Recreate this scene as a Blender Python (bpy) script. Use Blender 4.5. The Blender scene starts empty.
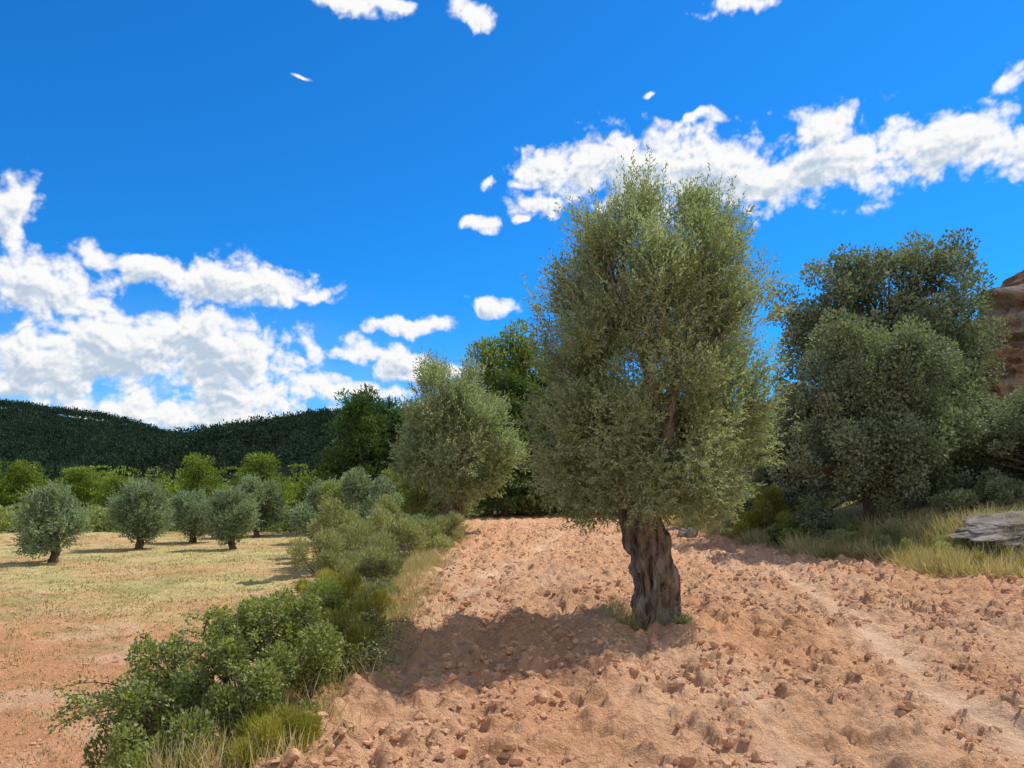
import bpy, math, numpy as np, bmesh, time
from math import radians, atan, cos, sin, pi
R = np.random.default_rng(7)
scene = bpy.context.scene
scene.view_settings.view_transform = 'Standard'
scene.view_settings.look = 'None'
scene.view_settings.exposure = 0

# ---------------------------------------------------------------- helpers
def sstep(a, b, x):
    t = np.clip((x - a) / (b - a), 0, 1)
    return t * t * (3 - 2 * t)
_tab = np.random.default_rng(3).random((256, 256))
def vn(x, y, s=0):
    x = np.asarray(x, float) + s * 17.3; y = np.asarray(y, float) + s * 31.7
    xi = np.floor(x).astype(int); yi = np.floor(y).astype(int)
    fx = x - xi; fy = y - yi
    fx = fx * fx * (3 - 2 * fx); fy = fy * fy * (3 - 2 * fy)
    a = _tab[xi & 255, yi & 255]; b = _tab[(xi + 1) & 255, yi & 255]
    c = _tab[xi & 255, (yi + 1) & 255]; d = _tab[(xi + 1) & 255, (yi + 1) & 255]
    return (a * (1 - fx) + b * fx) * (1 - fy) + (c * (1 - fx) + d * fx) * fy
def fbm(x, y, o=4, s=0):
    r = 0; a = 0.5; t = 0
    for i in range(o):
        r = r + a * vn(x * 2 ** i, y * 2 ** i, s + i); t += a; a *= 0.5
    return r / t
_wx = np.random.default_rng(5).random((256, 256, 2))
def worley(x, y, s=0):
    x = x + s * 13.7; y = y + s * 7.9
    xi = np.floor(x).astype(int); yi = np.floor(y).astype(int); best = np.full(x.shape, 9.0)
    for i in (-1, 0, 1):
        for j in (-1, 0, 1):
            p = _wx[(xi + i) & 255, (yi + j) & 255]
            best = np.minimum(best, (xi + i + p[..., 0] - x) ** 2 + (yi + j + p[..., 1] - y) ** 2)
    return np.sqrt(best)
def nrm(v):
    return v / np.maximum(np.linalg.norm(v, axis=-1, keepdims=True), 1e-9)
def rdir(n, rng=R):
    return nrm(rng.normal(size=(n, 3)))

def mkmesh(name, V, F, mat=None, attr=None, col=None, smooth=False):
    V = np.asarray(V, np.float32); F = np.asarray(F, np.int32)
    k = F.shape[1]; me = bpy.data.meshes.new(name)
    me.vertices.add(len(V)); me.vertices.foreach_set('co', V.ravel())
    me.loops.add(F.size); me.loops.foreach_set('vertex_index', F.ravel())
    me.polygons.add(len(F))
    me.polygons.foreach_set('loop_start', np.arange(len(F), dtype=np.int32) * k)
    me.update(calc_edges=True)
    me.polygons.foreach_set('use_smooth', np.full(len(F), smooth))
    if attr is not None:
        a = me.attributes.new('v', 'FLOAT', 'POINT'); a.data.foreach_set('value', np.asarray(attr, np.float32))
    if col is not None:
        a = me.attributes.new('gcol', 'FLOAT_COLOR', 'POINT'); a.data.foreach_set('color', np.asarray(col, np.float32).ravel())
    if mat: me.materials.append(mat)
    me.update()
    return me
def obj(name, data, loc=(0, 0, 0), parent=None, scale=None, rz=0):
    o = bpy.data.objects.new(name, data); scene.collection.objects.link(o)
    o.location = loc
    if parent: o.parent = parent
    if scale is not None: o.scale = scale if hasattr(scale, '__len__') else (scale,) * 3
    o.rotation_euler[2] = rz
    return o

def leafgeo(P, D, L, W, rng=R):
    n = len(P); S = nrm(np.cross(D, rdir(n, rng)))
    L = np.broadcast_to(L, n)[:, None]; W = np.broadcast_to(W, n)[:, None]
    N = np.cross(D, S)
    V = np.stack([P, P + D * L * .5 + S * W * .5 + N * L * .06, P + D * L, P + D * L * .5 - S * W * .5 + N * L * .06], 1).reshape(-1, 3)
    F = np.arange(n * 4).reshape(-1, 4)
    return V, F
def merge(parts):
    Vs = []; Fs = []; o = 0
    for V, F in parts:
        Vs.append(V); Fs.append(F + o); o += len(V)
    return np.concatenate(Vs), np.concatenate(Fs)
def tube(pts, rad, seg=10, rough=0.0, seed=0, flute=0):
    pts = np.asarray(pts, float); rad = np.asarray(rad, float); n = len(pts)
    T = nrm(np.gradient(pts, axis=0)); up = np.array([0.3, 1, 0.1])
    A = nrm(np.cross(T, up)); B = np.cross(T, A)
    th = np.linspace(0, 2 * pi, seg, endpoint=False)
    r = rad[:, None] * np.ones(seg)
    if rough:
        h = np.linspace(0, n * .12, n)[:, None]
        tw = th[None] + (h * .09 if flute else 0)
        cx = np.cos(tw) * 1.5 + 20; sx = np.sin(tw) * 1.5 + 20
        q = fbm(cx + h * .22 + seed, sx + h * .16 + seed, 4)
        r = r * (1 + rough * 1.8 * (q - .5))
        if flute:
            cx2 = np.cos(tw) * 2.3 + 40; sx2 = np.sin(tw) * 2.3 + 40
            q2 = fbm(cx2 + h * .20, sx2 - h * .14, 3, seed)
            groove = np.exp(-(np.abs(q2 - .5) / .03) ** 2)
            q3 = fbm(np.cos(tw) * 6 + 60 + h * .5, np.sin(tw) * 6 + 60 + h * .3, 3, seed + 4); g3 = np.exp(-(np.abs(q3 - .5) / .035) ** 2)
            cw = np.cos(tw) * 1.5 + 20; sw = np.sin(tw) * 1.5 + 20
            knob = np.clip(.45 - worley(cw + h * .12, sw + h * .42, seed), 0, 1)
            r = r * (1 - .19 * groove - .07 * g3 + .55 * knob + .06 * (fbm(cx2 * 2.5, sx2 * 2.5 + h * 3, 3, seed + 2) - .5))
    V = pts[:, None] + A[:, None] * (np.cos(th)[None, :, None] * r[..., None]) + B[:, None] * (np.sin(th)[None, :, None] * r[..., None])
    V = V.reshape(-1, 3); i = np.arange(n - 1)[:, None] * seg; j = np.arange(seg)[None]; j2 = (j + 1) % seg
    F = np.stack([i + j, i + j2, i + seg + j2, i + seg + j], -1).reshape(-1, 4)
    return V, F
def curve(p0, p1, n, bend=0.1, rng=R):
    p0 = np.array(p0, float); p1 = np.array(p1, float); t = np.linspace(0, 1, n)[:, None]
    L = np.linalg.norm(p1 - p0); o = rdir(1, rng)[0] * L * bend; o2 = rdir(1, rng)[0] * L * bend * .5
    return p0 + (p1 - p0) * t + o * np.sin(t * pi) + o2 * np.sin(2 * t * pi)

# ---------------------------------------------------------------- materials
def newmat(name):
    m = bpy.data.materials.new(name); m.use_nodes = True; nt = m.node_tree; nt.nodes.clear()
    out = nt.nodes.new('ShaderNodeOutputMaterial'); return m, nt, out
def N(nt, t, **k):
    n = nt.nodes.new(t)
    for a, b in k.items(): setattr(n, a, b)
    return n
def foliage_mat(name, dark, light, under=None, trans=0.3, tcol=None, gloss=0.06):
    m, nt, out = newmat(name); lk = nt.links.new
    at = N(nt, 'ShaderNodeAttribute', attribute_name='v')
    cr = N(nt, 'ShaderNodeMixRGB'); cr.inputs[1].default_value = (*dark, 1); cr.inputs[2].default_value = (*light, 1)
    lk(at.outputs['Fac'], cr.inputs[0]); c = cr.outputs[0]
    if under:
        g = N(nt, 'ShaderNodeNewGeometry'); mx = N(nt, 'ShaderNodeMixRGB'); mx.inputs[2].default_value = (*under, 1)
        mm = N(nt, 'ShaderNodeMath', operation='MULTIPLY'); mm.inputs[1].default_value = .6
        lk(g.outputs['Backfacing'], mm.inputs[0]); lk(mm.outputs[0], mx.inputs[0]); lk(c, mx.inputs[1]); c = mx.outputs[0]
    d = N(nt, 'ShaderNodeBsdfDiffuse'); lk(c, d.inputs[0])
    t = N(nt, 'ShaderNodeBsdfTranslucent')
    tm = N(nt, 'ShaderNodeMixRGB', blend_type='MULTIPLY'); tm.inputs[0].default_value = 1; tm.inputs[2].default_value = (*(tcol or (1.5, 1.6, .6)), 1)
    lk(c, tm.inputs[1]); lk(tm.outputs[0], t.inputs[0])
    ms = N(nt, 'ShaderNodeMixShader'); ms.inputs[0].default_value = trans; lk(d.outputs[0], ms.inputs[1]); lk(t.outputs[0], ms.inputs[2])
    if gloss:
        gl = N(nt, 'ShaderNodeBsdfGlossy'); gl.inputs['Roughness'].default_value = .55; gl.inputs[0].default_value = (.85, .85, .8, 1)
        m2 = N(nt, 'ShaderNodeMixShader'); m2.inputs[0].default_value = gloss; lk(ms.outputs[0], m2.inputs[1]); lk(gl.outputs[0], m2.inputs[2]); ms = m2
    lk(ms.outputs[0], out.inputs[0]); return m
def rock_mat(name, c1, c2, scale=3, bump=.3, zs=1.0, c3=None, c3thr=.6, band=0):
    m, nt, out = newmat(name); lk = nt.links.new
    tc = N(nt, 'ShaderNodeTexCoord'); mp = N(nt, 'ShaderNodeMapping'); mp.inputs['Scale'].default_value = (1, 1, zs); lk(tc.outputs['Object'], mp.inputs[0])
    n1 = N(nt, 'ShaderNodeTexNoise'); n1.inputs['Scale'].default_value = scale; n1.inputs['Detail'].default_value = 6; n1.inputs['Roughness'].default_value = .7
    lk(mp.outputs[0], n1.inputs['Vector'])
    cr = N(nt, 'ShaderNodeValToRGB'); e = cr.color_ramp.elements; e[0].position = .38; e[1].position = .64; e[0].color = (*c1, 1); e[1].color = (*c2, 1)
    lk(n1.outputs[0], cr.inputs[0]); c = cr.outputs[0]
    if c3:
        n2 = N(nt, 'ShaderNodeTexNoise'); n2.inputs['Scale'].default_value = scale * .35; n2.inputs['Detail'].default_value = 4
        lk(tc.outputs['Object'], n2.inputs['Vector'])
        mr = N(nt, 'ShaderNodeMapRange'); mr.inputs[1].default_value = c3thr - .06; mr.inputs[2].default_value = c3thr + .06; lk(n2.outputs[0], mr.inputs[0])
        mx = N(nt, 'ShaderNodeMixRGB'); lk(mr.outputs[0], mx.inputs[0]); lk(c, mx.inputs[1]); mx.inputs[2].default_value = (*c3, 1); c = mx.outputs[0]
    b = N(nt, 'ShaderNodeBump'); b.inputs['Strength'].default_value = 1; b.inputs['Distance'].default_value = bump; lk(n1.outputs[0], b.inputs['Height'])
    p = N(nt, 'ShaderNodeBsdfDiffuse'); p.inputs['Roughness'].default_value = .5
    lk(c, p.inputs[0]); lk(b.outputs[0], p.inputs['Normal']); lk(p.outputs[0], out.inputs[0]); return m

M_olive = foliage_mat('olive_leaf', (.12, .155, .06), (.39, .43, .205), (.39, .44, .28), .36, (1.25, 1.38, .65), .05)
M_olive2 = foliage_mat('olive_leaf_grey', (.085, .13, .065), (.29, .36, .19), (.34, .40, .27), .3, (1.3, 1.45, .7), .04)
M_oak = foliage_mat('holm_oak_leaf', (.048, .08, .035), (.235, .275, .14), (.30, .33, .22), .24, (1.3, 1.4, .6), .04)
M_pine = foliage_mat('pine_needles', (.075, .13, .018), (.31, .36, .055), None, .3, (1.2, 1.3, .5), .02)
M_pined = foliage_mat('pine_needles_dark', (.025, .062, .018), (.125, .20, .045), None, .25, (1.3, 1.4, .5), .02)
M_hillt = foliage_mat('hill_trees', (.013, .030, .024), (.052, .085, .048), None, .1, None, .0)  # bluish tones put distance haze into the leaf colour
M_bush = foliage_mat('bush_leaf', (.08, .11, .028), (.30, .34, .085), (.33, .37, .15), .34, (1.3, 1.35, .5), .035)
M_ybush = foliage_mat('broom_leaf', (.17, .18, .03), (.46, .43, .1), None, .3, (1.2, 1.2, .4), .02)
M_gbush = foliage_mat('grey_shrub_leaf', (.15, .175, .08), (.42, .41, .22), None, .28, None, .02)
M_grass = foliage_mat('dry_grass_blade', (.27, .25, .085), (.66, .56, .31), None, .3, (1.2, 1.1, .6), .02)
M_bark = rock_mat('olive_bark', (.075, .055, .042), (.44, .345, .265), 15, .10, .28, (.27, .25, .16), .60)
M_wood = rock_mat('dark_bark', (.07, .055, .04), (.20, .16, .115), 8, .03, .3)
M_clod = rock_mat('soil_clod', (.52, .29, .16), (.72, .445, .27), 14, .02)
M_rock = rock_mat('weathered_sandstone', (.20, .115, .07), (.52, .33, .20), 1.1, .5, 1.6, (.36, .30, .24), .52)
M_slab = rock_mat('grey_limestone', (.18, .155, .13), (.46, .40, .335), 3, .12)

def ground_mat():
    m, nt, out = newmat('ploughed_soil'); lk = nt.links.new
    at = N(nt, 'ShaderNodeAttribute', attribute_name='gcol'); tc = N(nt, 'ShaderNodeTexCoord')
    n1 = N(nt, 'ShaderNodeTexNoise'); n1.inputs['Scale'].default_value = 2.2; n1.inputs['Detail'].default_value = 7; n1.inputs['Roughness'].default_value = .7
    n2 = N(nt, 'ShaderNodeTexNoise'); n2.inputs['Scale'].default_value = 20; n2.inputs['Detail'].default_value = 5; n2.inputs['Roughness'].default_value = .72
    for n in (n1, n2): lk(tc.outputs['Object'], n.inputs['Vector'])
    mr = N(nt, 'ShaderNodeMapRange'); mr.inputs[1].default_value = .3; mr.inputs[2].default_value = .7; mr.inputs[3].default_value = .82; mr.inputs[4].default_value = 1.16; lk(n1.outputs[0], mr.inputs[0])
    mr2 = N(nt, 'ShaderNodeMapRange'); mr2.inputs[1].default_value = .3; mr2.inputs[2].default_value = .7; mr2.inputs[3].default_value = .82; mr2.inputs[4].default_value = 1.14; lk(n2.outputs[0], mr2.inputs[0])
    mu = N(nt, 'ShaderNodeMath', operation='MULTIPLY'); lk(mr.outputs[0], mu.inputs[0]); lk(mr2.outputs[0], mu.inputs[1])
    vm = N(nt, 'ShaderNodeVectorMath', operation='SCALE'); lk(at.outputs['Color'], vm.inputs[0]); lk(mu.outputs[0], vm.inputs['Scale'])
    b = N(nt, 'ShaderNodeBump'); b.inputs['Strength'].default_value = 1; b.inputs['Distance'].default_value = .07; lk(n2.outputs[0], b.inputs['Height'])
    p = N(nt, 'ShaderNodeBsdfDiffuse'); lk(vm.outputs[0], p.inputs[0]); lk(b.outputs[0], p.inputs['Normal']); lk(p.outputs[0], out.inputs[0]); return m
M_ground = ground_mat()

# ---------------------------------------------------------------- terrain
def edge_r(y): return 7.7 + np.clip(18 - y, 0, 14) * .29
def edge_l(y): return -1.75 - .5 * sstep(8, 24, y) + .12 * np.sin(y * .9)
def tracks(x, y):
    """compacted wheel ruts in the field"""
    wob = .12 * np.sin(y * .8)
    t = np.exp(-((x - (3.4 + .17 * (y - 5.2) + .004 * (y - 5) ** 2 + wob)) / .2) ** 2) * (1 - sstep(12, 17, y))
    t = np.maximum(t, .7 * np.exp(-((x - (1.75 + .25 * (y - 4.8) + wob)) / .13) ** 2) * (1 - sstep(6, 8, y)))
    t = np.maximum(t, .8 * np.exp(-((x - (-1.0 + .16 * (y - 9.2) + wob)) / .2) ** 2) * sstep(8, 10, y) * (1 - sstep(24, 30, y)))
    return t * (.45 + .55 * sstep(.35, .6, fbm(x * .9, y * .9, 2, 41)))
def H(x, y, fine=True):
    x = np.asarray(x, float); y = np.asarray(y, float)
    el = edge_l(y); er = edge_r(y)
    dl = sstep(0, 1.5, el - x); dr = x - er
    far = sstep(44, 62, y) * sstep(4, -10, x)
    z = -.95 * dl - 1.8 * far * 1
    z = z + .75 * sstep(0, 1.7, dr) + np.clip(dr - 1.5, 0, 14) * .34 + np.clip(dr - 15, 0, 60) * .12
    z = z + .8 * sstep(42, 55, y) * sstep(-3, 3, x)
    z = z + .12 * (fbm(x * .12, y * .12, 3, 4) - .5) * sstep(2, 12, np.hypot(x, y))
    if fine:
        mf = (1 - dl) * (1 - sstep(-.2, .4, dr)) * (1 - .3 * sstep(20, 40, y))
        tr = tracks(x, y)
        u = x - .17 * y * sstep(0, 4, x)
        rows = np.sin(u * 2 * pi / .62 + 1.5 * fbm(x * .4, y * .25, 2, 9)) * .034
        wx = x + .09 * vn(x * 8, y * 8, 51) + .03 * vn(x * 22, y * 22, 53); wy = y + .09 * vn(x * 8, y * 8, 52) + .03 * vn(x * 22, y * 22, 54)
        bl = np.sqrt(np.clip(.55 - worley(wx * 9, wy * 9, 1), 0, 1)) * .064 * sstep(.25, .43, fbm(x * 1.7, y * 1.7, 2, 22)) + np.sqrt(np.clip(.45 - worley(wx * 3.6, wy * 3.6, 2), 0, 1)) * .09 * sstep(.42, .58, fbm(x * .9, y * .9, 2, 23))
        cl = np.maximum(0, fbm(x * 6.5, y * 6.5, 4, 2) - .42) * .30 + (fbm(x * 1.6, y * 1.6, 3, 5) - .5) * .12
        z = z + mf * ((rows + cl + bl) * (1 - .85 * tr) - .03 * tr)
        z = z + (1 - mf) * (.05 * (fbm(x * 3, y * 3, 3, 6) - .5) + .09 * np.maximum(0, fbm(x * 6, y * 6, 3, 7) - .45))
        dt = np.hypot(x - 1.66, y - 8.7); z = z + .08 * np.exp(-(dt / .7) ** 2)
    return z
xs = [0.0]
while xs[-1] < 1600: xs.append(xs[-1] + max(.032, (xs[-1] - 6) * .04 if xs[-1] > 6 else 0))
xs = np.array(xs); xs = np.concatenate([-xs[:0:-1], xs])
ys = [1.6]
while ys[-1] < 2500: ys.append(ys[-1] + max(.026, ys[-1] * .0062 if ys[-1] < 60 else ys[-1] * .05))
ys = np.concatenate([np.array([-200, -80, -40, -20, -10, -5, -2, 0, 1.0, 1.3]), np.array(ys)])
X, Y = np.meshgrid(xs, ys)
Z = H(X, Y)
soil = np.array([.67, .385, .215]); pale = np.array([.76, .51, .33]); red = np.array([.63, .315, .16])
dry = np.array([.56, .455, .20]); grn = np.array([.26, .27, .09]); forest = np.array([.10, .11, .05])
el = edge_l(Y); er = edge_r(Y); dl = sstep(-.1, 1.2, el - X); dr = X - er
C = np.broadcast_to(soil, X.shape + (3,)).copy()
def mixc(C, c, f): return C * (1 - f[..., None]) + c * f[..., None]
C = mixc(C, pale, np.clip(tracks(X, Y) * .8 + .35 * sstep(.5, .7, fbm(X * .5, Y * .3, 3, 11)), 0, 1))
C = mixc(C, red, .45 * sstep(.5, .65, fbm(X * .8, Y * .5, 3, 16)))
C = mixc(C, red, dl)
C = mixc(C, pale, dl * .5 * sstep(.48, .62, fbm(X * .7, Y * 1.0, 4, 17)))
gl = sstep(11, 19, Y + 6 * (fbm(X * .3, Y * .3, 3, 12) - .5)) * dl * (.35 + .65 * sstep(.38, .6, fbm(X * .35, Y * .8, 4, 13)))
C = mixc(C, dry, gl)
C = mixc(C, grn, dl * sstep(.52, .68, fbm(X * 1.1, Y * 1.1, 4, 14)) * .45 * sstep(7, 14, Y))
C = mixc(C, grn, (1 - sstep(.2, 1.0, np.abs(el - .5 - X))) * .7 * sstep(.3, .6, fbm(X * 2, Y * 2, 3, 15)))
C = mixc(C, dry * .85, sstep(-.3, .6, dr) * .9)
C = mixc(C, forest, sstep(2.2, 3.5, dr) * .8)
C = mixc(C, forest, sstep(43, 50, Y))
idx = np.arange(X.size).reshape(X.shape)
F = np.stack([idx[:-1, :-1], idx[:-1, 1:], idx[1:, 1:], idx[1:, :-1]], -1).reshape(-1, 4)
gc = np.concatenate([C.reshape(-1, 3), np.ones((X.size, 1))], 1)
obj('ground', mkmesh('ground', np.stack([X, Y, Z], -1).reshape(-1, 3), F, M_ground, col=gc, smooth=True))

# clods
def ico(sub):
    bm = bmesh.new(); bmesh.ops.create_icosphere(bm, subdivisions=sub, radius=1)
    V = np.array([v.co[:] for v in bm.verts]); F = np.array([[v.index for v in f.verts] for f in bm.faces]); bm.free(); return V, F
def scatter_rocks(P, S, sub, rng):
    V0, F0 = ico(sub); n = len(P)
    D = 1 + .24 * rng.normal(size=(n, len(V0), 1)) * (1 if sub == 1 else .75)
    if sub > 1:
        for _ in range(4):
            pn = rdir(n, rng)[:, None]; dt = (V0[None] * pn).sum(-1, keepdims=True); D = np.where(dt > .45, D * (.45 + .15 * (dt - .45)) / np.maximum(dt, .45) * 1.1, D)
    V = V0[None] * np.clip(D, .4, 1.5) * S[:, None, None]
    sc = rng.uniform(.7, 1.3, (n, 1, 3)); sc[..., 2] *= .75; V = V * sc
    a = rng.uniform(0, 2 * pi, n); c, s = np.cos(a)[:, None], np.sin(a)[:, None]
    V = np.stack([V[..., 0] * c - V[..., 1] * s, V[..., 0] * s + V[..., 1] * c, V[..., 2]], -1) + P[:, None]
    F = F0[None] + (np.arange(n) * len(V0))[:, None, None]
    return V.reshape(-1, 3), F.reshape(-1, 3)
def clodpts(n, y0, y1, x0, x1, smin, smax, pw):
    y = y0 + (y1 - y0) * R.random(n) ** 1.4; x = R.uniform(x0, x1, n)
    k = (x > edge_l(y) + .1) & (x < edge_r(y)) & (np.abs(x) < y * .85 + 1) & (R.random(n) > tracks(x, y) * 1.2) & (fbm(x * 1.3, y * 1.3, 2, 20) > .30 + .25 * R.random(n))
    x, y = x[k], y[k]; s = smin + (smax - smin) * R.random(len(x)) ** pw
    return np.stack([x, y, H(x, y) - s * .05], 1), s
P, S = clodpts(34000, 2.8, 11, -2, 10, .008, .052, 4.2); a = scatter_rocks(P, S, 2, R)
P, S = clodpts(24000, 9, 34, -3, 10, .016, .055, 3.8); b = scatter_rocks(P, S, 1, R)
n = 6000; y = R.uniform(5, 20, n); x = -2.9 - R.random(n) * y * .7; s = .008 + .03 * R.random(n) ** 4
c_ = scatter_rocks(np.stack([x, y, H(x, y)], 1), s, 1, R)
V, F = merge([a, b, c_]); obj('soil_clods', mkmesh('soil_clods', V, F, M_clod, smooth=False))

# ---------------------------------------------------------------- vegetation generators
def shoot_leaves(B, D, SL, nl, L, W, rng):
    n = len(B); t = np.tile(np.linspace(.08, 1, nl), (n, 1))
    up = np.array([0, 0, 1.0])
    ax = B[:, None] + D[:, None] * (t * SL[:, None])[..., None] + up * (.3 * t ** 2 * SL[:, None])[..., None]
    ax = ax.reshape(-1, 3); Dn = np.repeat(D, nl, 0)
    side = nrm(np.cross(Dn, rdir(len(ax), rng)))
    LD = nrm(Dn * .8 + side * .75 + up * .15)
    LL = L * rng.uniform(.7, 1.2, len(ax)); return ax, LD, LL, W * LL / L
def build_olive(name, prof, seed, nclump, nshoot, nl, L, W, mat, SL=(.22, .42), crad=.36, bark=M_bark, trunk=None, lobes=3, extra=None, inset=.4, seg=56):
    rng = np.random.default_rng(seed); pz = np.array([p[0] for p in prof]); pr = np.array([p[1] for p in prof])
    zz = np.linspace(pz[0] + inset * .6, pz[-1] - inset, 200); w = np.maximum(np.interp(zz, pz, pr) - inset, .1) ** 1.5; w /= w.sum()
    cz = rng.choice(zz, nclump, p=w); th = rng.uniform(0, 2 * pi, nclump)
    ph = rng.uniform(0, 6, 3)
    lob = 1 + .08 * np.cos(lobes * th + ph[0] + cz) + .06 * np.cos(5 * th + ph[1] - 2 * cz)
    r = np.interp(cz, pz, pr) * lob - inset; r = np.maximum(r, .05) * rng.uniform(.1, 1.0, nclump) ** .45
    Cc = np.stack([r * np.cos(th), r * np.sin(th), cz], 1)
    if extra is not None: Cc = np.concatenate([Cc, np.array(extra, float)])
    m = len(Cc); cv = rng.uniform(.1, .9, m)
    k = rng.integers(0, m, nshoot); dd = rdir(nshoot, rng); cr = crad * rng.uniform(.7, 1.2, m)
    B = Cc[k] + dd * (cr[k] * rng.random(nshoot) ** .45)[:, None]
    mid = np.array([0, 0, pz[0] * .5 + pz[-1] * .5 - .2])
    outw = nrm((B - mid) * np.array([1, 1, .6]))
    D = nrm(outw * .6 + np.array([0, 0, .45]) + rdir(nshoot, rng) * .85)
    low = B[:, 2] < pz[0] + .25 * (pz[-1] - pz[0]); D[low] = nrm(D[low] + np.array([0, 0, -.5]))
    SLs = rng.uniform(*SL, nshoot)
    ax, LD, LL, WW = shoot_leaves(B, D, SLs, nl, L, W, rng)
    V, F = leafgeo(ax, LD, LL, WW, rng)
    val = np.clip(np.repeat(cv[k], nl) * .6 + rng.uniform(-.15, .5, len(ax)) + np.repeat(rng.uniform(-.15, .15, nshoot), nl), 0, 1)
    crown = mkmesh(name + '_crown', V, F, mat, attr=np.repeat(val, 4))
    parts = []
    tp, trad = trunk; tp = np.array(tp, float)
    tt = np.linspace(0, 1, len(tp)); ti = np.linspace(0, 1, 110)
    pts = np.stack([np.interp(ti, tt, tp[:, i]) for i in range(3)], 1); rr = np.interp(ti, tt, trad)
    for _ in range(12):
        pts[1:-1] = (pts[:-2] + 2 * pts[1:-1] + pts[2:]) / 4; rr[1:-1] = (rr[:-2] + 2 * rr[1:-1] + rr[2:]) / 4
    parts.append(tube(pts, rr, seg, .46, seed, 7))
    top = pts[-4]; hubs = []
    for i in range(6):
        a = i / 6 * 2 * pi + rng.uniform(-.3, .3); rad = np.interp(pz[0] + (pz[-1] - pz[0]) * .45, pz, pr) * rng.uniform(.25, .6)
        h = np.array([rad * cos(a), rad * sin(a), pz[0] + (pz[-1] - pz[0]) * rng.uniform(.3, .6)])
        hubs.append(h); parts.append(tube(curve(top - np.array([0, 0, .12]), h, 14, .12, rng), np.linspace(trad[-1] * .62, trad[-1] * .2, 14), 12, .2, i))
    hubs = np.array(hubs)
    for s_ in range(m):
        if s_ % max(1, m // 90): continue
        h = hubs[np.argmin(np.linalg.norm(hubs - Cc[s_], axis=1))]
        parts.append(tube(curve(h, Cc[s_], 8, .1, rng), np.linspace(trad[-1] * .2, .006, 8), 6))
    V, F = merge(parts)
    return crown, mkmesh(name + '_trunk', V, F, bark, smooth=True)
def place(name, meshes, loc, scale=1, rz=0):
    e = obj(name, None, loc, scale=scale, rz=rz)
    for nm, me in zip(('crown', 'trunk'), meshes): obj(nm, me, parent=e)
    return e

def build_clumpy(name, lobes, seed, per, subr, n, L, W, mat, trunk=None, bark=M_wood, up=.3, flat=1.0):
    rng = np.random.default_rng(seed); cs = []; cr = []
    for lb in lobes:
        x, y, z, r = lb[:4]; q = lb[4] if len(lb) > 4 else 1.0
        k = max(3, int(per * r * r)); d = rdir(k, rng); d[:, 2] = np.abs(d[:, 2]) * np.where(rng.random(k) < .72, 1, -1)
        cc = np.array([x, y, z]) + d * (r * rng.uniform(.55, 1.0, (k, 1))) * np.array([1, 1, q]); cs.append(cc); cr.append(np.full(k, subr) * rng.uniform(.6, 1.35, k))
    cs = np.concatenate(cs); cr = np.concatenate(cr); m = len(cs); cv = rng.uniform(.0, .9, m)
    w = cr ** 2; w /= w.sum(); k = rng.choice(m, n, p=w); dd = rdir(n, rng)
    P = cs[k] + dd * (cr[k] * rng.random(n) ** .4)[:, None] * np.array([1, 1, flat])
    D = nrm(dd * .8 + rdir(n, rng) * .7 + np.array([0, 0, up])); LL = L * rng.uniform(.65, 1.25, n)
    V, F = leafgeo(P, D, LL, LL * W / L, rng)
    val = np.clip(cv[k] * .6 + rng.uniform(-.1, .5, n) + dd[:, 2] * .12, 0, 1)
    crown = mkmesh(name + '_crown', V, F, mat, attr=np.repeat(val, 4))
    parts = []
    if trunk:
        h, r0 = trunk; parts.append(tube(curve((0, 0, -.3), (0, 0, h), 16, .05, rng), np.linspace(r0, r0 * .45, 16), 14, .25, seed))
    else:
        r0 = .03
    for s_ in range(0, m, max(1, m // 60)):
        b0 = np.array([0, 0, min(h, max(h * .35, cs[s_][2] - .4 * abs(cs[s_][0])))]) if trunk else np.array([cs[s_][0] * .4, cs[s_][1] * .4, -.15])
        parts.append(tube(curve(b0, cs[s_], 9, .12, rng), np.linspace(r0 * .3 if trunk else .012, .005 if not trunk else .015, 9), 6))
    V, F = merge(parts)
    return crown, mkmesh(name + '_trunk', V, F, bark, smooth=True)

# main olive tree
prof = [(1.15, .85), (1.4, 1.2), (1.9, 1.46), (2.4, 1.55), (3.0, 1.50), (3.7, 1.44), (4.25, 1.24), (4.65, .98), (4.95, .72), (5.2, .4)]
main = build_olive('olive_main', prof, 11, 200, 17000, 13, .052, .0165, M_olive, SL=(.12, .32), crad=.29, seg=110,
    trunk=([(.10, 0, -.25), (.08, 0, 0), (.05, 0, .12), (.05, 0, .5), (-.01, 0, .85), (-.10, 0, 1.15), (-.16, 0, 1.55)], [.50, .39, .30, .24, .225, .25, .19]),
    extra=[(.82, 0, 4.4), (.78, -.1, 4.6), (.7, .1, 4.2), (-.15, 0, 4.75), (-.12, .1, 4.9), (-.2, -.1, 4.6), (-.55, 0, 4.4), (-1.1, -.2, 1.75), (-1.15, .2, 2.0), (-1.2, 0, 2.4), (-1.15, 0, 3.2), (-.6, -.6, 1.5), (-.7, .4, 1.45), (.5, -.4, 1.45), (1.15, 0, 2.5), (1.2, 0, 2.1), (-.95, 0, 4.0), (-1.05, .2, 3.7), (.3, -.8, 1.6), (-.2, -.9, 1.6)])
place('olive_tree', main, (1.62, 8.7, 0))
prof2 = [(1.2, .9), (1.7, 1.8), (2.6, 2.4), (3.6, 2.35), (4.6, 2.0), (5.4, 1.5), (6.3, .8)]
sec = build_olive('olive_second', prof2, 23, 110, 6500, 10, .13, .042, M_olive, SL=(.25, .55), crad=.5, inset=.55,
    trunk=([(-.5, 0, -.3), (-.45, 0, 0), (-.3, 0, .5), (0, 0, 1.0), (.3, 0, 1.5), (.5, 0, 1.9)], [.42, .36, .28, .26, .24, .2]), seg=32)
place('olive_tree', sec, (-2.1, 27, H(-2.1, 27, False)))
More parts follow.
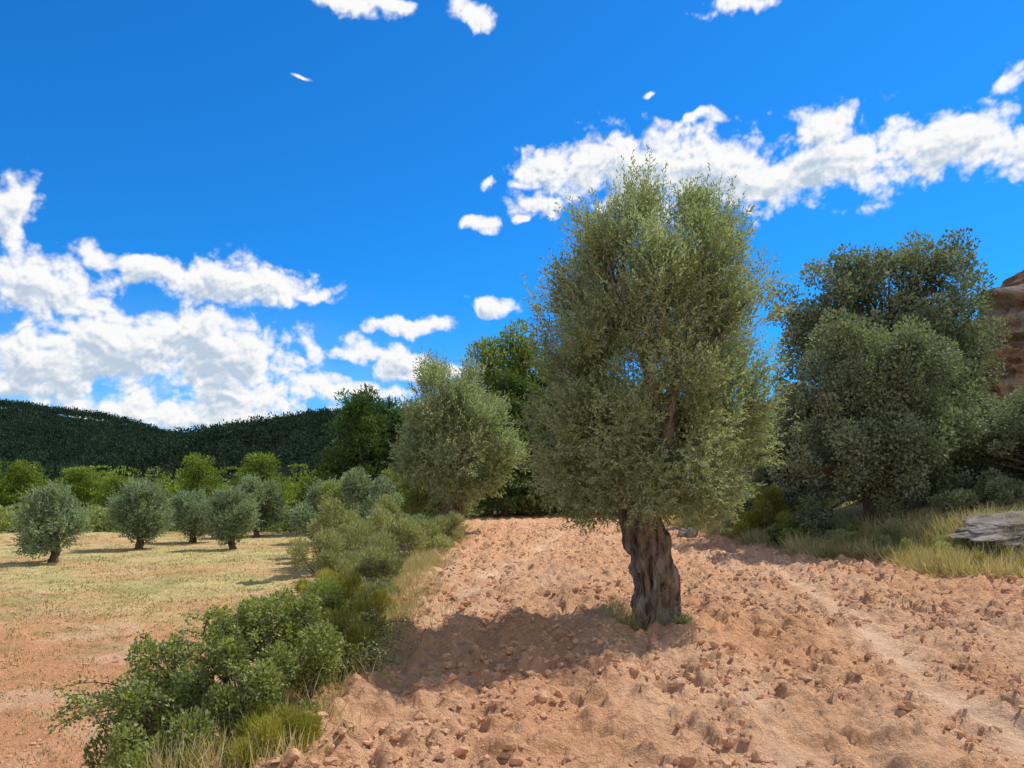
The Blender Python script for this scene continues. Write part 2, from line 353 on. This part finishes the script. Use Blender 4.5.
place('olive_tree', sec, (-3.2, 34, H(-3.2, 34, False)), .85, 2.1)
profs = [(.35, .7), (.8, 1.15), (1.3, 1.3), (1.9, 1.15), (2.4, .8), (2.75, .45)]
sm = [build_olive('olive_small%d' % i, profs, 31 + i, 48, 2200, 8, .12, .04, M_olive2, SL=(.16, .38), crad=.34, bark=M_wood, inset=.38, seg=20,
      trunk=([(0, 0, -.3), (0, 0, 0), (.05, 0, .3), (.1 - .1 * i, 0, .6), (.1, 0, .9)], [.2, .16, .12, .11, .09])) for i in range(3)]
for px_, y_, s_, i, rz in ((-16.2, 26.5, (1.08, 1, .98), 0, .3), (-15.9, 32, 1.06, 1, 1), (-15.3, 36, (1.1, 1, .93), 2, 2.2), (-11.9, 32, .95, 1, 4), (-13.6, 40, 1.15, 0, 5), (-8.6, 36, (1.2, 1.2, 1.12), 2, 2.5)):
    place('olive_tree', sm[i], (px_, y_, H(px_, y_, False)), s_, rz)

# holm oaks on the right bank
oakA = build_clumpy('oakA', [(0, 0, 2.2, 1.8), (-1.2, -.3, 1.8, 1.35), (1.3, -.3, 1.9, 1.3), (0, 0, 3.6, 1.35), (-.7, 0, 4.0, .95), (.9, -.2, 3.4, 1.2), (-1.5, 0, 2.9, .9), (0, -.8, 1.2, 1.3), (1.4, 0, .9, 1.0), (-1.4, -.2, .9, 1.0)],
    41, 11, .37, 60000, .085, .055, M_oak, (2.5, .25))
oakB = build_clumpy('oakB', [(0, 0, 4.2, 2.3), (-1.8, 0, 3.8, 1.8), (1.7, 0, 3.9, 1.7), (.4, 0, 5.9, 1.7), (-1.6, 0, 5.6, 1.5), (2.0, 0, 5.6, 1.3), (1.2, 0, 6.9, 1.0), (-2.6, 0, 5.0, 1.0), (0, -1, 2.2, 2.0), (2.2, 0, 2.5, 1.4), (-2, 0, 2.2, 1.4), (-.6, 0, 6.6, .9)],
    42, 8, .48, 72000, .11, .075, M_oak, (4.0, .35))
place('holm_oak', oakA, (9.2, 19, .85), (1, 1, 1.03))
place('holm_oak', oakB, (11.7, 23.5, 1.5), (1.0, 1, 1.03), 0)
place('holm_oak', oakA, (12.6, 18.2, 1.2), (.85, .85, .58), 2)
place('holm_oak', oakA, (10.0, 25.5, .9), (.95, .95, .85), 3)
place('holm_oak', oakA, (9.2, 31, 1.0), (.9, .9, .75), 1)
place('holm_oak', oakA, (12.0, 38, 1.5), (1.1, 1.1, .8), 5)

# pines
def pine(seed, h, w, mat, n=13000, L=.26):
    rng = np.random.default_rng(seed); lb = []
    for i in range(17):
        t = i / 16; z = h * (.18 + .70 * t); r = w * (.95 - .42 * t ** 1.6) * .58
        a = i * 2.4 + rng.uniform(-.4, .4); o = w * (.6 - .42 * t) * rng.uniform(.6, 1.1)
        lb.append((o * cos(a), o * sin(a), z, r, .62))
    lb.append((0, 0, h * .90, w * .42)); lb.append((0, 0, h * .95, w * .25))
    return build_clumpy('pine%d' % seed, lb, seed, 11, w * .19, n, L, L * .32, mat, (h * .85, h * .028), up=.5, flat=.7)
pA = pine(51, 7.5, 2.6, M_pine); pB = pine(52, 8.5, 2.6, M_pine); pC = pine(53, 9, 2.7, M_pined, 18000)
for me, x, y, s, rz in ((pC, -8.9, 44, (1.0, 1.0, .93), 0), (pC, -7.6, 47, (1.1, 1.1, .92), 2), (pC, -5.6, 45, (1.0, 1.0, .80), 4), (pC, -10.8, 50, (.7, .7, .6), 2), (pB, -1.4, 44, (1.15, 1.15, 1.18), 0), (pA, .6, 45, (1.2, 1.2, 1.45), 1), (pC, 2.8, 46, (1.2, 1.2, 1.1), 1), (pC, -3.0, 46, (1.1, 1.1, .95), 3), (pC, -.3, 43, (1.1, 1.1, .9), 5),
    (pA, -25.0, 60, (1.1, 1.1, .9), 1), (pB, -20.2, 60, (1.1, 1.1, .82), 2), (pA, -16.4, 62, (1, 1, .75), 4), (pB, -32.5, 62, (.9, .9, .62), 5), (pA, -22.4, 64, (.9, .9, .8), 3), (pB, -11.6, 58, (1, 1, .8), 3), (pB, -38, 66, (1.2, 1.2, .72), 1), (pA, -44, 68, (1.2, 1.2, .88), 1),
    (pC, 5.5, 46, (1.2, 1.2, .9), 4), (pA, 8.5, 46, (1.2, 1.2, .95), 2), (pC, 12, 45, (1.2, 1.2, .9), 3)):
    place('pine_tree', me, (x, y, H(x, y, False)), s, rz)
def tree_mass(name, P, hs, ws, per, L, mat, seed, dome=False):
    rng = np.random.default_rng(seed); n = len(P); k = np.repeat(np.arange(n), per); d = rdir(n * per, rng)
    sub = rng.normal(size=(n, 7, 3)) * .42; j = rng.integers(0, 7, n * per)
    q = sub[k, j] + d * .38; q = np.clip(q, -1.1, 1.1)
    if dome: q = d * rng.uniform(.7, 1.0, (n * per, 1)); q[:, 2] = np.abs(q[:, 2]) * 1.4 - .4
    pos = P[k] + np.stack([q[:, 0] * ws[k], q[:, 1] * ws[k], hs[k] * .55 + q[:, 2] * hs[k] * .42], 1)
    V, F = leafgeo(pos, nrm(d + np.array([0, 0, .4])), L * rng.uniform(.6, 1.3, n * per), L * .55, rng)
    tv = rng.uniform(0, .7, n); val = np.clip(tv[k] + rng.uniform(-.1, .4, n * per), 0, 1)
    return obj(name, mkmesh(name, V, F, mat, attr=np.repeat(val, 4)))
n = 330; y = 66 + 110 * R.random(n) ** 1.2; x = -R.uniform(.05, .9, n) * y
tree_mass('pine_forest', np.stack([x, y, H(x, y, False)], 1), R.uniform(4, 7, n), R.uniform(1.8, 3.0, n), 620, .33, M_pine, 61)
n = 110; x = R.uniform(-40, 12, n); y = np.where(x > -3, R.uniform(42, 46, n), R.uniform(44, 54, n))
tree_mass('scrub', np.stack([x, y, H(x, y, False)], 1), R.uniform(1.0, 2.4, n), R.uniform(.9, 1.7, n), 420, .22, M_bush, 62)

# hills
hx = np.linspace(-900, 500, 281); hy = np.linspace(170, 760, 110); HX, HY = np.meshgrid(hx, hy)
ra = np.interp(hx, [-900, -420, -273, -245, -220, -200, -185, -150, -100, 60, 500], [70, 56, 49, 45, 42, 36, 31, 27, 16, 10, 10])
rb = np.interp(hx, [-900, -220, -165, -130, -105, -78, -40, 60, 500], [0, 2, 17, 23, 30, 35, 35, 38, 30])
kk = np.exp(-np.linspace(-2, 2, 11) ** 2); kk /= kk.sum()
ra = np.convolve(np.pad(ra, 5, 'edge'), kk, 'valid'); rb = np.convolve(np.pad(rb, 5, 'edge'), kk, 'valid')
def hillz(x, y):
    za = np.interp(x, hx, ra) * sstep(175, 420, y) ** .8; zb = np.interp(x, hx, rb) * sstep(150, 330, y)
    za = za + 16 * (fbm(x * .018, y * .018, 3, 31) - .5) * (1 - sstep(330, 400, y)) * sstep(175, 230, y); zb = zb + 12 * (fbm(x * .03, y * .03, 3, 32) - .5) * (1 - sstep(290, 330, y)) * sstep(150, 200, y)
    return np.maximum(za, zb) - 3
HZ = hillz(HX, HY); idx = np.arange(HX.size).reshape(HX.shape)
F = np.stack([idx[:-1, :-1], idx[:-1, 1:], idx[1:, 1:], idx[1:, :-1]], -1).reshape(-1, 4)
M_hill = rock_mat('hill_slope', (.02, .034, .025), (.05, .062, .04), .05, .5)
obj('hill', mkmesh('hill', np.stack([HX, HY, HZ], -1).reshape(-1, 3), F, M_hill, smooth=True))
n = 8500; y = 185 + 240 * R.random(n) ** .85; x = -R.uniform(.06, .75, n) * y
k = fbm(x * .03, y * .03, 3, 77) > .40 * R.random(n) + .18; k |= y > 385; x, y = x[k], y[k]; n = len(x)
tree_mass('hillside_forest', np.stack([x, y, hillz(x, y)], 1), R.uniform(2.5, 6, n), R.uniform(1.2, 2.7, n), 34, .95, M_hillt, 63, True)

# ---------------------------------------------------------------- shrubs along the terrace edge
def bush(name, loc, lobes, seed, n, L, W, mat, per=30, subr=.13, up=.4):
    c, t = build_clumpy(name, lobes, seed, per, subr, n, L, W, mat, None, up=up)
    e = obj(name, None, loc); obj('foliage', c, parent=e); obj('stems', t, parent=e)
bush('leafy_bush', (-1.85, 5.1, -.12), [(0, 0, .5, .45), (-.35, -.2, .3, .40), (.25, .1, .5, .35), (-.1, -.6, .2, .42), (-.55, -.3, .05, .32), (.1, .5, .6, .42), (.15, -.3, .4, .35), (0, .1, .75, .25), (-.2, -.3, .05, .45), (-.55, .1, .0, .4), (.15, -.1, .1, .4), (-.3, -.8, -.1, .35)], 71, 40000, .028, .02, M_bush, 50, .11)
bush('leafy_bush', (-1.95, 4.35, -.35), [(0, 0, .2, .35), (.3, .1, .2, .28), (-.3, .1, .15, .32), (-.1, -.4, .1, .3)], 711, 14000, .027, .018, M_bush, 60, .10)
def sprays(name, base, n, length, mat, seed, L, W, dirx):
    rng = np.random.default_rng(seed); Ps = []; Ds = []; parts = []
    for i in range(n):
        b = np.array(base) + rng.normal(size=3) * np.array([.15, .35, .08]); d = nrm(np.array([dirx, 0, .75]) + rng.normal(size=3) * np.array([.25, .45, .25]))
        l = length * rng.uniform(.6, 1.1); t = np.linspace(0, 1, 24)[:, None]
        p = b + d * t * l - np.array([0, 0, 1]) * (t ** 2) * l * .45
        parts.append(tube(p, np.linspace(.005, .002, 24), 5)); q = np.repeat(p[5:], 5, 0)
        Ps.append(q + rng.normal(size=q.shape) * .018); Ds.append(rdir(len(q), rng))
    P = np.concatenate(Ps); V, F = leafgeo(P, nrm(np.concatenate(Ds) + np.array([0, 0, .3])), L * rng.uniform(.6, 1.2, len(P)), W, rng)
    e = obj(name, None); obj('foliage', mkmesh(name, V, F, mat, attr=np.repeat(rng.random(len(P)), 4)), parent=e)
    V, F = merge(parts); obj('stems', mkmesh(name + '_stems', V, F, M_wood), parent=e)
sprays('bramble', (-2.15, 4.9, .15), 34, .72, M_bush, 72, .026, .018, -.9)
sprays('bramble', (-2.2, 5.5, .3), 20, .6, M_bush, 721, .026, .018, -.7)
sprays('bramble', (-1.75, 5.3, .5), 36, .45, M_bush, 720, .026, .018, .1)
sprays('bramble', (-1.65, 6.3, .2), 30, .85, M_bush, 73, .026, .018, .9)
bush('broom_shrub', (-1.42, 4.4, -.08), [(0, 0, .12, .28), (-.25, .1, .12, .25), (.1, .2, .1, .2)], 74, 11000, .045, .006, M_ybush, 120, .08, 1.2)
bush('leafy_bush', (-1.85, 6.9, -.2), [(0, 0, .5, .42), (.1, .6, .5, .38), (-.35, .2, .35, .4), (.2, -.5, .45, .33)], 75, 17000, .034, .016, M_bush, 40, .12)
bush('broom_shrub', (-1.5, 6.5, -.1), [(0, 0, .25, .33), (.0, .5, .35, .33), (.05, -.4, .2, .25), (-.25, .9, .5, .35)], 76, 15000, .06, .007, M_ybush, 100, .1, 1.2)
bush('broom_shrub', (-1.9, 8.6, -.15), [(0, 0, .25, .4), (.0, .8, .3, .35), (-.3, .3, .4, .35)], 77, 12000, .07, .009, M_ybush, 50, .11, 1.0)
bush('grey_shrub', (-2.0, 10.8, -.25), [(0, 0, .4, .45), (-.3, .9, .5, .5), (.1, -.6, .3, .35), (-.5, 0, .6, .4)], 78, 12000, .07, .016, M_gbush, 30, .14, .8)
bush('broom_shrub', (-2.6, 13.6, -.35), [(0, 0, .6, .5), (-.4, 1.2, .8, .6), (-.9, 0, .7, .5), (.1, -.8, .4, .4)], 79, 15000, .09, .014, M_gbush, 30, .2, .9)
bush('grey_shrub', (-2.6, 17.5, -.25), [(0, 0, .5, .65), (-.8, 1.5, .9, .85), (-1.4, 0, .9, .75), (.4, 1, .4, .5)], 80, 14000, .10, .03, M_gbush, 14, .24, .8)
bush('leafy_bush', (-4.0, 22, -.4), [(0, 0, 1.1, 1.0), (-.9, 1.5, 1.4, 1.05), (.8, .5, .7, .8), (-1.5, 0, 1.1, .8)], 81, 14000, .12, .045, M_olive2, 9, .3)
bush('leafy_bush', (-5.6, 27, -.6), [(0, 0, 1.3, 1.2), (-1.2, 1.5, 1.2, 1.1), (1.5, .5, 1.2, 1.1), (1.2, 2.5, 1.9, 1.1)], 82, 14000, .14, .05, M_bush, 8, .32)
bush('broom_shrub', (-2.1, 21, -.1), [(0, 0, .4, .6), (.2, 1.5, .4, .6), (0, -1.5, .3, .5)], 83, 9000, .11, .02, M_gbush, 25, .2, 1.0)
# right-hand edge
bush('broom_shrub', (7.6, 22.5, .0), [(0, 0, .8, .6, 1.5), (.3, .3, .5, .7), (-.5, .2, .3, .5)], 84, 9000, .14, .022, M_ybush, 25, .2, 1.2)
bush('leafy_bush', (8.3, 24, .2), [(0, 0, .6, .9), (1, 0, .8, .9), (-1, .8, .6, .9)], 85, 10000, .11, .05, M_oak, 14, .25)
bush('leafy_bush', (7.8, 19.0, .0), [(0, 0, .35, .5), (.9, -.6, .4, .5), (1.8, -.9, .45, .5), (-.5, .8, .4, .5)], 86, 12000, .08, .035, M_bush, 25, .2)
bush('grey_shrub', (8.1, 15.9, .05), [(0, 0, .2, .4), (.9, -.6, .3, .42), (-.6, .9, .2, .4), (.3, .8, .35, .45), (-.3, 2.0, .2, .4), (.5, -1.4, .15, .32)], 87, 14000, .07, .014, M_gbush, 30, .15, .9)
bush('leafy_bush', (11.3, 17.2, .9), [(0, 0, .3, .7), (1.2, .2, .3, .7), (-1.1, .2, .2, .5)], 88, 12000, .07, .035, M_oak, 25, .2)
bush('leafy_bush', (12.0, 20, 1.3), [(0, 0, .7, 1.1), (1.4, .2, .9, 1.2), (-1.1, .2, .5, .8)], 881, 16000, .09, .05, M_oak, 14, .28)
bush('broom_shrub', (9.0, 12.9, .05), [(0, 0, .12, .28), (.9, -.5, .15, .3), (1.5, -.9, .15, .3), (-.4, .9, .1, .26)], 89, 11000, .07, .008, M_ybush, 60, .12, 1.0)

def grass(name, x, y, hmin, hmax, per, mat, seed, spread=.09, w=.006):
    rng = np.random.default_rng(seed); n = len(x); k = np.repeat(np.arange(n), per)
    hs = rng.uniform(hmin, hmax, n); px = x[k] + rng.normal(size=len(k)) * spread; py = y[k] + rng.normal(size=len(k)) * spread
    P = np.stack([px, py, H(px, py) - .01], 1); D = nrm(np.stack([(px - x[k]) * 3 + rng.normal(size=len(k)) * .28, (py - y[k]) * 3 + rng.normal(size=len(k)) * .28, np.ones(len(k))], 1))
    V, F = leafgeo(P, D, hs[k] * rng.uniform(.4, 1.15, len(k)), w, rng)
    val = np.clip(np.repeat(rng.uniform(0, .7, n), per) + rng.uniform(-.1, .4, len(k)), 0, 1)
    obj(name, mkmesh(name, V, F, mat, attr=np.repeat(val, 4)))
n = 1500; y = 4 + 26 * R.random(n) ** 1.2; x = edge_l(y) + R.normal(size=n) * .28 + .02
grass('dry_grass', x, y, .06, .32, 26, M_grass, 91, .08, .007)
n = 2600; y = R.uniform(9.5, 34, n); x = edge_r(y) + R.random(n) ** 1.3 * 2.4 - .7 + .3 * np.sin(y * 1.7)
grass('dry_grass', x, y, .12, .6, 32, M_grass, 92, .15, .013)
n = 500; y = R.uniform(9.5, 34, n); x = edge_r(y) + R.random(n) ** 1.1 * 2.4 - .3 + .3 * np.sin(y * 1.7)
grass('green_grass', x, y, .12, .5, 34, M_gbush, 921, .14, .015)
x = np.array([1.24, 1.16, 1.29, 1.21, 1.38]); y = np.array([8.55, 8.7, 8.4, 8.9, 8.45])
grass('grass_tuft', x, y, .15, .4, 60, M_grass, 93, .05, .006)
n = 2400; y = R.uniform(15, 44, n); x = -3 - R.random(n) * y * .8
grass('field_grass', x, y, .04, .13, 16, M_grass, 94, .25, .03)
n = 700; y = R.uniform(6, 16, n); x = -3.2 - R.random(n) * y * .6
grass('field_weeds', x, y, .02, .09, 14, M_bush, 95, .09, .010)
bush('small_weed', (2.0, 8.3, .02), [(0, 0, .03, .12), (-.15, .05, .03, .1)], 96, 900, .05, .014, M_gbush, 400, .05)

# ---------------------------------------------------------------- rocks
def rock(name, loc, dims, seed, mat, sub=5, amp=.28, strata=0, rot=(0, 0, 0)):
    V, F = ico(sub); rng = np.random.default_rng(seed); s = rng.uniform(0, 50)
    P = np.sign(V) * np.abs(V) ** .75
    d = fbm(P[:, 0] * 2 + s + P[:, 2] * 1.1, P[:, 1] * 2 + 10 + P[:, 2] * 1.7, 5, 3) - .5
    P = P * (1 + amp * 2 * d)[:, None]
    w_ = worley(P[:, 0] * 1.6 + s + 5, P[:, 2] * 2.4 + P[:, 1] * .9 + 15, seed); P = P * (1 - .16 * (w_ - .4))[:, None]
    if strata: P[:, :2] *= (1 + strata * (vn(P[:, 2] * 6 + s, P[:, 0] * .8) - .5) + strata * .5 * (vn(P[:, 2] * 15 + s, P[:, 0] * 1.5) - .5))[:, None]
    o = obj(name, mkmesh(name, P * np.array(dims), F, mat, smooth=False), loc); o.rotation_euler = rot; return o
rock('sandstone_outcrop', (19.1, 26.5, 5.0), (3.3, 3, 3.4), 3, M_rock, 6, .3, .3)
rock('sandstone_outcrop', (19.9, 27, 7.6), (2.1, 2, 2.3), 14, M_rock, 6, .3, .3)
rock('sandstone_outcrop', (23.5, 27, 6.5), (3, 3, 3.4), 4, M_rock, 5, .3, .3)
rock('sandstone_outcrop', (17.0, 25.5, 4.3), (1.9, 1.6, 2.2), 5, M_rock, 5, .3, .3)
rock('limestone_slab', (10.5, 15.2, .86), (1.4, .85, .26), 6, M_slab, 6, .25, .1, (.15, -.16, .2))
rock('boulder', (5.6, 24.0, .1), (.3, .3, .28), 9, M_slab, 4)
rock('boulder', (7.15, 23.4, .15), (.32, .3, .3), 10, M_slab, 4)

# ---------------------------------------------------------------- clouds (cumulus sheets on a distant dome, sun shading painted into emission colour)
CL = [(552,180,36,34),(600,168,48,40),(655,182,60,40),(715,178,58,38),(770,186,60,32),(825,168,56,36),(818,134,36,22),(875,165,58,32),(925,150,56,36),(945,122,48,18),(985,146,40,32),(545,208,28,13),(1025,148,32,26),
 (108,264,26,11),(155,274,44,17),(215,286,58,21),(268,288,44,20),(310,297,26,10),(40,288,72,24),(8,222,26,32),(190,338,62,22),(235,362,76,34),(120,350,90,26),(50,368,80,28),(255,400,85,28),(345,390,54,13),(150,414,76,20),(310,424,90,18),(10,384,26,9),
 (410,325,46,9),(365,352,46,11),(412,362,36,13),(440,374,54,10),(497,308,23,8),(480,226,13,8),(488,187,13,6),(513,224,8,4),(700,116,21,7),(345,6,34,13),(395,3,20,9),(466,16,20,18),(740,6,46,14),(1014,80,18,11),(303,80,10,3),(655,97,7,3)]
st = radians(.055); AZ, EL = np.meshgrid(np.arange(radians(-40), radians(40), st), np.arange(radians(1.5), radians(36), st))
WA = AZ + .022 * (fbm(AZ * 22 + 50, EL * 22 + 50, 3, 61) - .5) * 2; WE = EL + .013 * (fbm(AZ * 26 + 80, EL * 26 + 80, 3, 62) - .5) * 2
acc = np.zeros_like(AZ)
for (a, b, rx, ry) in CL:
    u = (a - 512) / 750; v = (490 - b) / 750; A = atan(u); E = atan(v * cos(A)); ca = cos(A); rxx = rx / 750 * ca * ca * 1.06; ryy = ry / 750 * cos(E) ** 2 * 1.06
    dy = WE - E; dy = np.where(dy < 0, dy * 1.25, dy)
    L_ = np.sqrt(((WA - A) / rxx) ** 2 + (dy / ryy) ** 2); acc += np.exp(-11 * np.minimum(L_, 3))
fld = np.minimum(1 + np.log(acc + 1e-14) / 11, 1.0)
puff = (.55 - worley(WA * 42 + 30, WE * 52 + 30, 3)) * .55 + (.5 - worley(WA * 95 + 30, WE * 110 + 30, 4)) * .34 + (.5 - worley(AZ * 210 + 30, EL * 230 + 30, 5)) * .18
nz = (fbm(AZ * 26 + 30, EL * 34 + 30, 7, 63) - .5)
d = fld + nz * 1.6 + puff * .8 + .02
alpha = sstep(-.12, .52, d)
tau = np.clip(d, 0, 1.2)
bl = fld * .6 + puff * 1.2 + nz * 1.0
def shift(a, dx, dy):
    return np.roll(np.roll(a, -dy, 0), -dx, 1)
lit = np.zeros_like(tau)
for s in (3, 7, 13, 21, 32): lit += shift(tau, int(s * .55), s) / 5
rel = bl - shift(bl, 3, 6)
L1 = np.clip(1.10 - 1.0 * lit + .7 * np.clip(rel, -.6, .6), 0, 1)
shade = np.array([.52, .63, .77]); white = np.array([1.0, 1.0, 1.0])
col = shade + (white - shade) * sstep(0, .85, L1)[..., None]
haze = .68 * np.exp(-((AZ + .42) / .34) ** 2 - ((EL - .08) / .095) ** 2) * (.7 + .9 * nz)
hz = np.clip(haze, 0, .7)
al = 1 - (1 - alpha) * (1 - hz)
col = (col * alpha[..., None] + np.array([.58, .79, 1.0]) * (hz * (1 - alpha))[..., None]) / np.maximum(al, 1e-4)[..., None]
Rd = 3000.0
V = np.stack([Rd * np.cos(EL) * np.sin(AZ), Rd * np.cos(EL) * np.cos(AZ), Rd * np.sin(EL)], -1)
idx = np.arange(AZ.size).reshape(AZ.shape)
F = np.stack([idx[:-1, :-1], idx[:-1, 1:], idx[1:, 1:], idx[1:, :-1]], -1).reshape(-1, 4)
alf = al.ravel(); F = F[alf[F].max(1) > .008]
used, inv = np.unique(F, return_inverse=True); F = inv.reshape(-1, 4)
gc = np.concatenate([col.reshape(-1, 3)[used], alf[used][:, None]], 1)
m, nt, out = newmat('cloud_emission'); lk = nt.links.new
at = N(nt, 'ShaderNodeAttribute', attribute_name='gcol'); em = N(nt, 'ShaderNodeEmission'); lk(at.outputs['Color'], em.inputs[0]); em.inputs[1].default_value = .97
tr = N(nt, 'ShaderNodeBsdfTransparent'); mx = N(nt, 'ShaderNodeMixShader'); lk(at.outputs['Alpha'], mx.inputs[0]); lk(tr.outputs[0], mx.inputs[1]); lk(em.outputs[0], mx.inputs[2]); lk(mx.outputs[0], out.inputs[0])
m.cycles.emission_sampling = 'NONE'
obj('clouds', mkmesh('clouds', V.reshape(-1, 3)[used], F, m, col=gc, smooth=True))

# ---------------------------------------------------------------- world
w = bpy.data.worlds.new('World'); scene.world = w; w.use_nodes = True; nt = w.node_tree; nt.nodes.clear(); lk = nt.links.new
SUN_EL, SUN_AZ = radians(53), radians(53)
sky = N(nt, 'ShaderNodeTexSky'); sky.sky_type = 'NISHITA'; sky.sun_disc = False; sky.sun_elevation = SUN_EL; sky.sun_rotation = SUN_AZ
sky.air_density = 1.0; sky.dust_density = .3; sky.ozone_density = 3.0; sky.altitude = 600
hs = N(nt, 'ShaderNodeMixRGB', blend_type='MULTIPLY'); hs.inputs[0].default_value = 1; hs.inputs[2].default_value = (.08, .64, 1.16, 1); lk(sky.outputs[0], hs.inputs[1])
bg = N(nt, 'ShaderNodeBackground'); bg.inputs[1].default_value = .15; lk(hs.outputs[0], bg.inputs[0])
# added unseen fill glow behind the viewpoint, cloud-like noise, front-lights the tree
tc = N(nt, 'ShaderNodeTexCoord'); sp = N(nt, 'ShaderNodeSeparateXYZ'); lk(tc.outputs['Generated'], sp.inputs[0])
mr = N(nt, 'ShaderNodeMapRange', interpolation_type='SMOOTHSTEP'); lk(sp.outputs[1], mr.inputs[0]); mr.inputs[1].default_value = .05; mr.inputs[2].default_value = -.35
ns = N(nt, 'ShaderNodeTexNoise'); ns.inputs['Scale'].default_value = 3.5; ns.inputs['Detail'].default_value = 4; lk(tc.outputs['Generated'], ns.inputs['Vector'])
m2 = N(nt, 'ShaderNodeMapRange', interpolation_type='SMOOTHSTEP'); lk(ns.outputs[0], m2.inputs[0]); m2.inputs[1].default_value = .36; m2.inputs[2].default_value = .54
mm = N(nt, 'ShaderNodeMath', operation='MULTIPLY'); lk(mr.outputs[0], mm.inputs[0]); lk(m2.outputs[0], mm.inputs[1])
fill_bg = N(nt, 'ShaderNodeBackground'); fill_bg.inputs[0].default_value = (1, .95, .89, 1); fill_bg.inputs[1].default_value = 1.0
ms = N(nt, 'ShaderNodeMixShader'); lk(mm.outputs[0], ms.inputs[0]); lk(bg.outputs[0], ms.inputs[1]); lk(fill_bg.outputs[0], ms.inputs[2])
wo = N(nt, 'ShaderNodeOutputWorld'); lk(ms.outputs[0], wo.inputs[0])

sd = bpy.data.lights.new('sun', 'SUN'); sd.energy = 5; sd.angle = radians(.5); sd.color = (1, .95, .87)
so = bpy.data.objects.new('sun', sd); scene.collection.objects.link(so)
from mathutils import Vector
dv = Vector((cos(SUN_EL) * sin(SUN_AZ), cos(SUN_EL) * cos(SUN_AZ), sin(SUN_EL)))
so.rotation_euler = dv.to_track_quat('Z', 'Y').to_euler(); so.location = dv * 50

cd = bpy.data.cameras.new('camera'); cd.sensor_width = 36; cd.lens = 26.4; cd.shift_y = 106 / 1024; cd.clip_end = 6000; cd.clip_start = .05
co = bpy.data.objects.new('camera', cd); scene.collection.objects.link(co); co.location = (0, 0, 1.6); co.rotation_euler = (radians(90), 0, 0)
scene.camera = co
